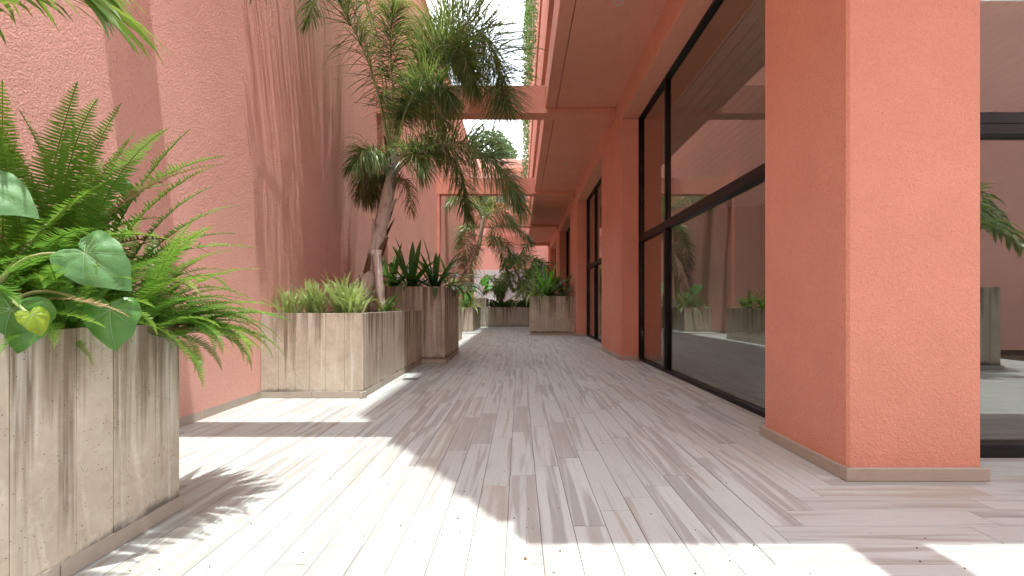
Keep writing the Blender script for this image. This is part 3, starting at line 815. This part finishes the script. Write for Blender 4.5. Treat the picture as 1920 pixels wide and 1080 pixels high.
# --- ferns
def fern_frond_mesh(length, arch, rng, n=46, pw=.062, mtl=None, curl=0):
    mb = MB(); pts = []; p = Vector((0, 0, 0)); th = R(8); S = 26
    for i in range(S + 1):
        pts.append(p.copy()); th += R(arch) / S * (.5 + 1.0 * i / S)
        p = p + Vector((math.sin(th), curl * .3 * math.sin(i / S * 2), math.cos(th))) * (length / S)
    mb.tube([pts[i] for i in range(0, S + 1, 2)], [.0035 * (1 - .75 * i / S) + .0006 for i in range(0, S + 1, 2)], 4, 0, .95)
    Y = Vector((0, 1, 0)); tint = rng.uniform(-.12, .12)
    for k in range(n):
        t = .1 + .9 * k / n; s = min(t * S, S - .001); i = int(s); q = pts[i].lerp(pts[i + 1], s - i)
        T = (pts[i + 1] - pts[i]).normalized(); U = Y.cross(T)
        pr = min(1, .35 + (t - .05) * 3.5) * (1 - max(0, (t - .55) / .45) ** 2.0) + .03
        for sg in (-1, 1):
            ln = pw * pr * rng.uniform(.86, 1.1)
            D = (Y * sg + T * rng.uniform(.04, .2) + U * rng.uniform(-.30, .12)).normalized()
            sd_ = (D.cross(U)).normalized()
            w = length / n * .40 * (.6 + .4 * pr)
            r_ = min(1, max(0, .25 + .5 * t + rng.uniform(-.2, .2) + tint))
            mid = q + D * ln * .5 + U * ln * rng.uniform(-.06, .06); tip = q + D * ln + U * ln * rng.uniform(-.25, 0)
            mb.strip([q, q + D * ln * .22, mid, tip], [w * .7, w, w * .85, w * .18], sd_, 0, r_)
    return mb.mesh('frond', [mtl or M['fern']])

rg = random.Random(77)
fern_v = [fern_frond_mesh(1.0, a, rg, n=74, pw=.064, curl=c) for a, c in ((25, 0), (45, .3), (65, -.3), (85, .2), (105, 0), (125, -.2), (60, .5), (95, -.5))]
fern_dry = [fern_frond_mesh(1.0, a, rg, n=60, pw=.045, mtl=M['palm_dead'], curl=.3) for a in (70, 110)]
fern_pv = [fern_frond_mesh(1.0, a, rg, n=34, pw=.046, mtl=M['fern_pale'], curl=c) for a, c in ((8, 0), (18, .3), (28, -.3), (40, .2), (60, 0))]

def fern(label, loc, count, lo, hi, rng,  meshes=None, tilt=(0, 40), face=None, spread=360, group='ferns in the planters', order=False):
    root = empty('fern', loc); tag(root, label, 'fern', group)
    meshes = meshes or fern_v
    count = int(count * 1.6)
    for k in range(count):
        o = bpy.data.objects.new('frond', fern_dry[k % 2] if (rng.random() < .06 and meshes is not fern_pv) else meshes[rng.randrange(len(meshes))]); link(o, root)
        az = (face if face is not None else 0) + rng.uniform(-spread / 2, spread / 2)
        tl = rng.uniform(*tilt) if k % 3 else rng.uniform(tilt[0], (tilt[0] + tilt[1]) / 2)
        s = rng.uniform(lo, hi) * (1 - .1 * tl / 60)
        o.rotation_euler = (Matrix.Rotation(R(az), 4, 'Z') @ Matrix.Rotation(R(tl), 4, 'Y') @ Matrix.Rotation(R(rng.uniform(-25, 25)), 4, 'Z')).to_euler()
        o.scale = (s, s, s); o.location = (rng.uniform(-.09, .09), rng.uniform(-.09, .09), rng.uniform(-.02, .0))
    return root
SZ = .865
rg = random.Random(5)
fern('tall dense fern at the wall side of the closest planter', (-2.14, 1.80, SZ), 26, .70, 1.1, rg, tilt=(0, 42))
fern('fern with upright dark fronds in the middle of the closest planter', (-1.97, 1.93, SZ), 22, .75, 1.18, rg, meshes=fern_v[:3], tilt=(-8, 22))
fern('fern with yellow green fronds leaning at the corner of the closest planter', (-1.80, 2.03, SZ), 24, .50, .78, rg, tilt=(5, 55), face=45, spread=280)
fern('fern spilling its fronds over the corner edge of the closest planter', (-1.74, 2.07, SZ), 30, .45, .68, rg, meshes=fern_v[2:], tilt=(38, 72), face=42, spread=110)
fern('fern trailing over the side of the closest planter behind broad leaves', (-1.80, 1.72, SZ), 24, .45, .62, rg, meshes=fern_v[1:], tilt=(10, 60), face=10, spread=240)
fern('fern at the frame edge of the closest planter', (-2.0, 1.52, SZ), 26, .5, .75, rg, tilt=(0, 50))
fern('fern at the back of the closest planter against the pink wall', (-2.45, 1.95, SZ), 22, .55, .85, rg, tilt=(0, 40))
fern('fern in the closest planter toward the courtyard', (-2.1, .7, SZ), 22, .5, .75, rg, tilt=(0, 50))
fern('small upright pale fern at the wall end of the palm planter', (-2.60, 5.05, SZ), 24, .28, .46, rg, meshes=fern_pv, tilt=(0, 24))
fern('pale fern second from the wall in the palm planter', (-2.36, 5.15, SZ), 26, .32, .52, rg, meshes=fern_pv, tilt=(0, 22))
fern('bushiest pale fern in the middle of the palm planter', (-2.08, 5.25, SZ), 46, .38, .64, rg, meshes=fern_pv, tilt=(0, 30))
fern('pale fern nearest the passage corner of the palm planter', (-1.90, 5.05, SZ), 30, .28, .50, rg, meshes=fern_pv, tilt=(0, 36))
fern('dull fern at the foot of the leaning palm trunk', (-1.98, 6.5, SZ), 14, .35, .5, rg, tilt=(5, 45))
for i, (yy, lb) in enumerate(((10.95, 'near end'), (11.8, 'middle'), (12.65, 'far end'))):
    fern('lush fern at the %s of the half hidden low planter' % lb, (-2.1, yy, SZ), 26, .5, .75, rg, tilt=(0, 55))

# --- strap leaved plants
def strap_mesh(length, arch, width, rng, mtl, start=10):
    mb = MB(); p = Vector((0, 0, 0)); th = R(start); S = 11; pts = []; Y = Vector((0, 1, 0)); wid = []
    for i in range(S + 1):
        t = i / S; pts.append(p.copy()); th += R(arch) / S * (.3 + 1.4 * t)
        p = p + Vector((math.sin(th), .05 * math.sin(t * 3) * length / S, math.cos(th))) * (length / S)
        wid.append(width * (.75 + .9 * t - 0.6 * t * t) * (1 - max(0, (t - .6) / .4) ** 2) if i < S else 0)
    rings = []
    for i, (q, w) in enumerate(zip(pts, wid)):
        T = (pts[min(i + 1, S)] - pts[max(i - 1, 0)]).normalized(); U = Y.cross(T) * -1
        r_ = .2 + .6 * i / S
        if w == 0: rings.append([mb.vert(q, r_)])
        else: rings.append([mb.vert(q - Y * w + U * w * .4, r_ + .1), mb.vert(q, r_ - .2), mb.vert(q + Y * w + U * w * .4, r_ + .1)])
    for a, b in zip(rings, rings[1:]):
        if len(b) == 3:
            mb.face((a[0], a[1], b[1], b[0])); mb.face((a[1], a[2], b[2], b[1]))
        else:
            mb.face((a[0], a[1], b[0])); mb.face((a[1], a[2], b[0]))
    return mb.mesh('leaf', mtl, True)
def strap_set(mtl, rng, width=.042):
    return [strap_mesh(1.0, a, width * rng.uniform(.85, 1.15), rng, mtl) for a in (10, 25, 45, 65, 90, 115)]
rg = random.Random(31)
ST = strap_set(M['strap'], rg, .056); STP = strap_set(M['strap_pale'], rg, .026); STD = strap_set(M['strap_dark'], rg, .026)
def strap_plant(label, loc, count, lo, hi, rng, meshes, tilt=(0, 55), face=None, spread=360, group='strap leaved plants in the planters'):
    root = empty('strap_plant', loc); tag(root, label, 'plant', group)
    for k in range(count):
        f_ = k / count
        mi = min(len(meshes) - 1, max(0, int(f_ * len(meshes) + rng.uniform(-.8, .8))))
        o = bpy.data.objects.new('leaf', meshes[mi]); link(o, root)
        az = (face if face is not None else 0) + ((k * 137.5) % 360 / 360 - .5) * spread + rng.uniform(-12, 12)
        tl = tilt[0] + (tilt[1] - tilt[0]) * f_ + rng.uniform(-6, 6)
        s = rng.uniform(lo, hi)
        o.rotation_euler = (Matrix.Rotation(R(az), 4, 'Z') @ Matrix.Rotation(R(tl), 4, 'Y')).to_euler()
        o.scale = (s, s, s); o.location = (.03 * math.cos(R(az)), .03 * math.sin(R(az)), 0)
    return root
TZ = 1.26
rg = random.Random(14)
strap_plant('upright dark green strap leaved plant close behind the palm trunk', (-1.93, 7.95, TZ), 22, .75, 1.05, rg, ST, (0, 50))
strap_plant('arching dark green strap leaved plant at the passage end of the stained planter', (-1.52, 8.0, TZ), 22, .65, 1.0, rg, ST, (0, 58))
strap_plant('strap leaved plant drooping over the far corner of the stained planter', (-1.42, 9.05, TZ), 20, .7, 1.0, rg, STP[2:] + ST[3:], (20, 62), face=0, spread=200)
strap_plant('strap leaved plant at the wall side of the stained planter', (-2.4, 8.4, TZ), 16, .7, 1.0, rg, ST, (0, 50))
strap_plant('pale arching strap plant in the low planter down the passage', (-1.95, 17.0, SZ), 34, .7, 1.15, rg, STP, (5, 65))
strap_plant('pale strap plant beside the far palm trunk', (-2.4, 17.2, SZ), 26, .7, 1.1, rg, STP, (5, 60))
strap_plant('fresh green sword leaved plant rising from the planter by the pillar', (.92, 15.1, 1.24), 24, 1.0, 1.45, rg, strap_set(M['banana'], rg, .035)[:3] + ST[2:4], (0, 48))
strap_plant('pale drooping sword plant at the passage corner of the pillar planter', (.58, 15.0, 1.24), 20, .8, 1.25, rg, STP[2:], (30, 68), face=200, spread=220)
strap_plant('dark bronze sword plant between the pillar and the sword leaves', (1.52, 15.1, 1.24), 22, .8, 1.15, rg, STD, (5, 60))
strap_plant('dark spiky plant at the back of the pillar planter', (1.2, 16.1, 1.24), 20, .8, 1.2, rg, STD, (5, 60))

# low leafy cover on the pillar planter and the end planter
def leaf_mass(mb, centre, rad, n, size, rng, shell=.55):
    for _ in range(n):
        d = Vector((rng.gauss(0, 1), rng.gauss(0, 1), rng.gauss(0, 1))).normalized() * (shell + (1 - shell) * rng.random())
        p = Vector(centre) + Vector((d.x * rad[0], d.y * rad[1], d.z * rad[2]))
        a = Vector((rng.gauss(0, 1), rng.gauss(0, 1), rng.gauss(0, .6))).normalized(); b = a.cross(Vector((rng.gauss(0, 1), rng.gauss(0, 1), rng.gauss(0, 1)))).normalized()
        s = size * rng.uniform(.6, 1.3)
        mb.strip([p - a * s, p, p + a * s], [.01 * s, s * .48, 0], b, 0, rng.random(), fold=.25, up=a.cross(b))
def shrub(label, loc, rad, n, size, rng, mtl=None, group='shrubs in the far planters'):
    root = empty('shrub', loc); tag(root, label, 'shrub', group)
    mb = MB()
    for k in range(9):
        a = rng.uniform(0, 6.28); q = rng.random() ** .5
        c = (math.cos(a) * q * rad[0] * .7, math.sin(a) * q * rad[1] * .7, rad[2] * rng.uniform(.4, 1.3))
        leaf_mass(mb, c, tuple(r_ * rng.uniform(.35, .6) for r_ in rad), n // 9, size, rng)
    mb.build('foliage', mtl or M['shrub'], root)
    st = MB()
    for k in range(6):
        a = rng.uniform(0, 6.28); st.tube([(0, 0, -.04), (math.cos(a) * rad[0] * .3, math.sin(a) * rad[1] * .3, rad[2] * .6), (math.cos(a) * rad[0] * .5, math.sin(a) * rad[1] * .5, rad[2] * 1.1)], [.012, .009, .004], 5)
    st.build('stem', M['bark'], root)
    return root
rg = random.Random(44)
for i, (xx, lb) in enumerate(((-1.1, 'low dark shrub trailing over the wall end of the end planter'), (-.5, 'dark rounded shrub second along the end planter'), (.1, 'dark shrub third along the end planter'), (.6, 'dark shrub by the pillar side of the end planter'))):
    shrub(lb, (xx, 20.75, .82), (.42, .35, .28), 1000, .055, rg)
shrub('low dark ground cover at the front edge of the pillar planter', (1.25, 14.98, 1.2), (.5, .15, .09), 700, .04, rg)
# palms and tall plants of the end planter
def small_palm(label, loc, tips, rng, n=46, length=.45, mtl=None, width=.02):
    root = empty('palm', loc); tag(root, label, 'palm', 'small palms at the end of the passage')
    for (dx, dy, dz, dr) in tips:
        p0 = Vector(loc); p3 = p0 + Vector((dx, dy, dz))
        p1 = p0 + Vector((dx * .25, dy * .25, dz * .55 + .2)); p2 = p0 + Vector((dx * .65, dy * .65, dz * .95 + .25))
        add_frond(root, [p0, p1, p2, p3 + Vector((0, 0, -dr))], rng, n=n, length=length, width=width, droop=.7, plume=25, rr0=.014, mats=mtl)
    return root
rg = random.Random(52)
def tips(n, reach, h, rng, dr=.3): return [(math.cos(a) * reach * rng.uniform(.7, 1.1), math.sin(a) * reach * rng.uniform(.7, 1.1), h * rng.uniform(.5, 1.15), dr * rng.random()) for a in [6.28 * (k + rng.random() * .7) / n for k in range(n)]]
small_palm('bushy small palm at the centre of the end planter', (-.9, 21.3, .82), tips(12, 1.0, 1.5, rg), rg, mtl=[M['palm_near'], M['rachis'], M['palm_dead']])
small_palm('small palm in the end planter near the sword plants', (.25, 21.4, .82), tips(12, 1.1, 2.2, rg), rg, mtl=[M['palm_near'], M['rachis'], M['palm_dead']])
small_palm('tall dark palm rising behind the sword leaved planter', (.75, 17.6, .0), tips(13, 1.15, 3.0, rg, .6), rg, length=.55)
small_palm('feathery palm in the courtyard planter seen mirrored', (6.75, -1.6, 1.2), tips(13, 1.3, 1.5, rg, .5), rg, length=.5)

# --- broad leaved plants
def broad_leaf(mb_name, size, rng, mtl, cup=.25, fold=.3, heart=True, wave=.04, vein=True):
    """a heart shaped blade in the XY plane, stalk joined at the notch, tip along +X"""
    mb = MB(); nr, na = 10, 48
    half = [(0, 1.18), (.10, 1.08), (.35, .92), (.80, .75), (1.35, .67), (1.85, .66), (2.2, .60), (2.5, .47), (2.8, .26), (math.pi, .13)]
    def rad(a):
        a = abs((a + math.pi) % (2 * math.pi) - math.pi)
        for (a0, r0), (a1, r1) in zip(half, half[1:]):
            if a <= a1: t = (a - a0) / (a1 - a0); t = t * t * (3 - 2 * t) * .5 + t * .5; return r0 + (r1 - r0) * t
        return half[-1][1]
    c = mb.vert((0, 0, 0), .8); rings = []; ph = rng.uniform(0, 6)
    for i in range(1, nr + 1):
        q = i / nr; ring = []
        for k in range(na):
            a = 2 * math.pi * k / na; r_ = rad(a) * (1 + .02 * math.sin(a * 9 + ph))
            x, y = r_ * q * math.cos(a) * size, r_ * q * math.sin(a) * size
            vn = abs(math.sin(a * 4)) ** .6
            z = -cup * size * (q * r_) ** 2 + fold * abs(y) * .7 + (vn - .6) * .045 * size * min(1, q * 1.6) + wave * size * q ** 3 * math.sin(a * 6 + ph) \
                + .012 * size * math.sin(q * 16 + abs(a - math.pi) * 3) * q
            ring.append(mb.vert((x, y, z), min(1, .25 + .35 * vn + .15 * math.sin(a * 3 + ph))))
        rings.append(ring)
    for k in range(na): mb.face((c, rings[0][k], rings[0][(k + 1) % na]))
    for a, b in zip(rings, rings[1:]):
        for k in range(na): mb.face((a[k], b[k], b[(k + 1) % na], a[(k + 1) % na]))
    # raised pale veins that follow the blade
    for k in (0, 6, 12, 18, 30, 36, 42):
        mb.tube([Vector(mb.v[c]) + Vector((0, 0, .001))] + [Vector(mb.v[rings[i][k % na]]) + Vector((0, 0, .001)) for i in range(nr - 1)],
                [.0019 * size / .2 * (1 - i / (nr + 1)) for i in range(nr)], 4, 1)
    return mb.mesh(mb_name, [mtl, M['leaf_vein']], True)

def broad_plant(label, base, leaves, rng, group=None):
    root = empty('broad_leaf_plant', base); tag(root, label, 'plant', group)
    B = Vector(base)
    for (p, tip, nrm, size, mtl, bend) in leaves:
        p = Vector(p); X = (Vector(tip)).normalized(); Nn = Vector(nrm); Nn = (Nn - X * Nn.dot(X)).normalized(); Yv = Nn.cross(X)
        me = broad_leaf('leaf', size, rng, mtl, cup=bend[0], fold=bend[1])
        o = bpy.data.objects.new('leaf', me); link(o, root)
        o.matrix_local = Matrix.Translation(p - B) @ Matrix((X, Yv, Nn)).transposed().to_4x4()
        st = MB(); mid = B.lerp(p, .5) + Vector((0, 0, .12))
        st.tube([q - B for q in spline([B, mid, p - Nn * .004], 12)], [.009 - .0004 * i for i in range(13)], 7, 0)
        st.build('leaf_stalk', M['rachis'], root, True)
    return root
rg = random.Random(9)
def q_(px, py, Y): return at(px, py, Y)
broad_plant('plant with large grey green heart shaped leaves over the closest planter', (-1.86, 1.45, SZ), [
    (q_(158, 474, 1.55), (.72, .10, -.62), (.10, -.80, .50), .146, M['broad_grey'], (.30, .22)),
    (q_(206, 580, 1.60), (.05, -.10, -1.0), (.40, -.88, .15), .126, M['broad'], (.42, .05)),
    (q_(-45, 345, 1.50), (.9, .2, -.40), (.2, -.75, .65), .145, M['broad_grey'], (.30, .2)),
    (q_(22, 580, 1.41), (-.30, -.1, -1.0), (.55, -.8, .3), .150, M['broad'], (.40, .2)),
    (q_(60, 590, 1.40), (.45, .1, -.9), (.85, -.4, .3), .058, M['broad_yellow'], (.3, .3)),
    (q_(226, 345, 2.1), (.4, .5, -.5), (.3, -.6, .7), .08, M['broad'], (.3, .2)),
], rg)
broad_plant('plant with bright green fan shaped leaves in the tall narrow planter', (-1.75, 20.6, 1.27), [
    (at(905, 530, 20.5), (.6, -.2, .5), (-.3, -.8, .5), .30, M['banana'], (.2, .2)),
    (at(912, 538, 20.5), (.9, -.2, .1), (-.1, -.8, .6), .27, M['banana'], (.2, .2)),
    (at(888, 540, 20.5), (-.7, -.3, .2), (.1, -.8, .6), .42, M['broad_grey'], (.2, .2)),
    (at(884, 560, 20.4), (-.5, -.3, -.5), (.1, -.8, .6), .4, M['banana'], (.2, .2)),
], rg)
broad_plant('plant with round green leaves in the low planter down the passage', (-2.2, 16.9, SZ), [
    (at(872, 560, 16.8), (.5, -.3, .4), (-.2, -.8, .6), .34, M['broad'], (.2, .2)),
    (at(866, 545, 16.8), (-.4, -.3, .4), (.2, -.8, .6), .3, M['broad'], (.2, .2)),
], rg)

# --- vines on the upper storeys, tree beyond
rg = random.Random(61)
def vine(label, x, y0, y1, z0, z1, n, rng):
    root = empty('hanging_vine', (x, (y0 + y1) / 2, z0)); tag(root, label, 'vine', 'vines hanging from the upper ledges')
    mb, st = MB(), MB()
    k = 16
    for i in range(k):
        yy = y0 + (y1 - y0) * (i + .5) / k + rng.uniform(-.2, .2) - (y0 + y1) / 2
        h = (z1 - z0) * rng.uniform(.45, 1); top = z1 - z0
        xo = rng.uniform(-.16, .06)
        st.tube([(xo + .12, yy, top), (xo, yy, top - .2), (xo + rng.uniform(-.06, .06), yy + rng.uniform(-.1, .1), top - h)], [.01, .008, .004], 4)
        for j in range(n // k):
            t = rng.random() ** .8
            leaf_mass(mb, (xo + rng.uniform(-.12, .1), yy + rng.uniform(-.15, .15), top - h * t), (.1, .12, .1), 1, .055, rng)
    mb.build('foliage', M['vine'], root); st.build('stem', M['bark'], root)
vine('green vine hanging from the ledge above the first bridging beam', .42, 9.5, 13.5, 7.4, 12.6, 2600, rg)
vine('green vine hanging between the first and second bridging beams', .36, 14, 19, 7.6, 13.5, 2600, rg)
vine('green vine hanging beyond the second bridging beam', .40, 20, 27, 6.9, 12.5, 2600, rg)

def tree(label, base, trunk_h, crown, rad, n, rng, size=.22):
    root = empty('tree', base); tag(root, label, 'tree', 'trees beyond the end building')
    mb = MB(); mb.tube([(0, 0, 0), (.15, 0, trunk_h * .5), (.05, .1, trunk_h), (.1, 0, crown)], [.32, .25, .18, .06], 9)
    for k in range(9):
        a = k * 2.4; mb.tube([(.1, 0, trunk_h * .9 + .12 * k), (math.cos(a) * rad[0] * .4, math.sin(a) * rad[1] * .4, crown - rad[2] * .2), (math.cos(a) * rad[0] * .75, math.sin(a) * rad[1] * .75, crown + rad[2] * .25)], [.12, .07, .02], 6)
    mb.build('trunk', M['bark'], root)
    cr = MB()
    for k in range(26):
        a, e = rng.uniform(0, 6.28), rng.uniform(-.7, 1); q = rng.uniform(.3, .9)
        c = (math.cos(a) * rad[0] * q, math.sin(a) * rad[1] * q, crown + rad[2] * e * .8)
        leaf_mass(cr, c, tuple(r_ * rng.uniform(.2, .38) for r_ in rad), n // 26, size, rng, .3)
    cr.build('crown', M['tree'], root)
tree('grey green tree whose crown shows above the end building', (-3.2, 41, 0), 8, 13.5, (3.6, 3, 3.6), 5200, rg)

# ------------------------------------------------------------------ small things on the floor
dr = empty('floor_drain', (-1.47, 5.98, .001)); tag(dr, 'small grey slotted drain cover in the floor beside the palm planter', 'drain')
block('cover', -1.57, -1.37, 5.90, 6.06, .0012, .005, M['drain'], dr, .001)
for k in range(7):
    block('slot', -1.55 + k * .025, -1.54 + k * .025, 5.92, 6.04, .0051, .0056, M['debris'], dr, 0)
rg = random.Random(2)
litter = MB()
for _ in range(230):
    Y = 1.65 + 9 * rg.random() ** 1.8; X = rg.uniform(-1.5, 1.8) if rg.random() < .8 else rg.uniform(-1.6, 3.0)
    if X > 1.8 and Y > 2.4: continue
    s = rg.uniform(.0015, .0048); b = len(litter.v)
    for k in range(5):
        a = k * 1.257 + rg.random(); litter.vert((X + math.cos(a) * s, Y + math.sin(a) * s * 1.2, .0008))
    t_ = litter.vert((X, Y, .0008 + s))
    for k in range(5): litter.face((b + k, b + (k + 1) % 5, t_))
lo = litter.build('debris', M['debris']); tag(lo, 'tiny dark seeds and crumbs scattered over the pale planks', 'debris', kind='stuff')
def nugget(name, label, loc, s, mtl, cat, flat=.6):
    bm = bmesh.new(); bmesh.ops.create_icosphere(bm, subdivisions=2, radius=s)
    for v in bm.verts:
        v.co *= 1 + .35 * mnoise.noise(v.co * 1.2 / s); v.co.z *= flat
    me = bpy.data.meshes.new(name); bm.to_mesh(me); bm.free(); me.materials.append(mtl)
    o = link(bpy.data.objects.new(name, me)); o.location = loc; tag(o, label, cat); return o
pv = at(985, 1049, 832 / 477); nugget('pebble', 'small brown pebble on the sunlit planks in front', (pv.x, pv.y, .004), .0075, M['pebble'], 'pebble')
yl = empty('fallen_flower', (2.35 / 1.36, 5.82, .002)); tag(yl, 'tiny yellow fallen flower on the planks near the big window', 'flower')
for k in range(5):
    mb = MB(); a = k * 1.257
    mb.strip([Vector((0, 0, .004)), Vector((math.cos(a) * .014, math.sin(a) * .014, .009)), Vector((math.cos(a) * .028, math.sin(a) * .028, .004))], [.003, .010, 0], Vector((-math.sin(a), math.cos(a), 0)))
    mb.build('petal', M['yellow_leaf'], yl)
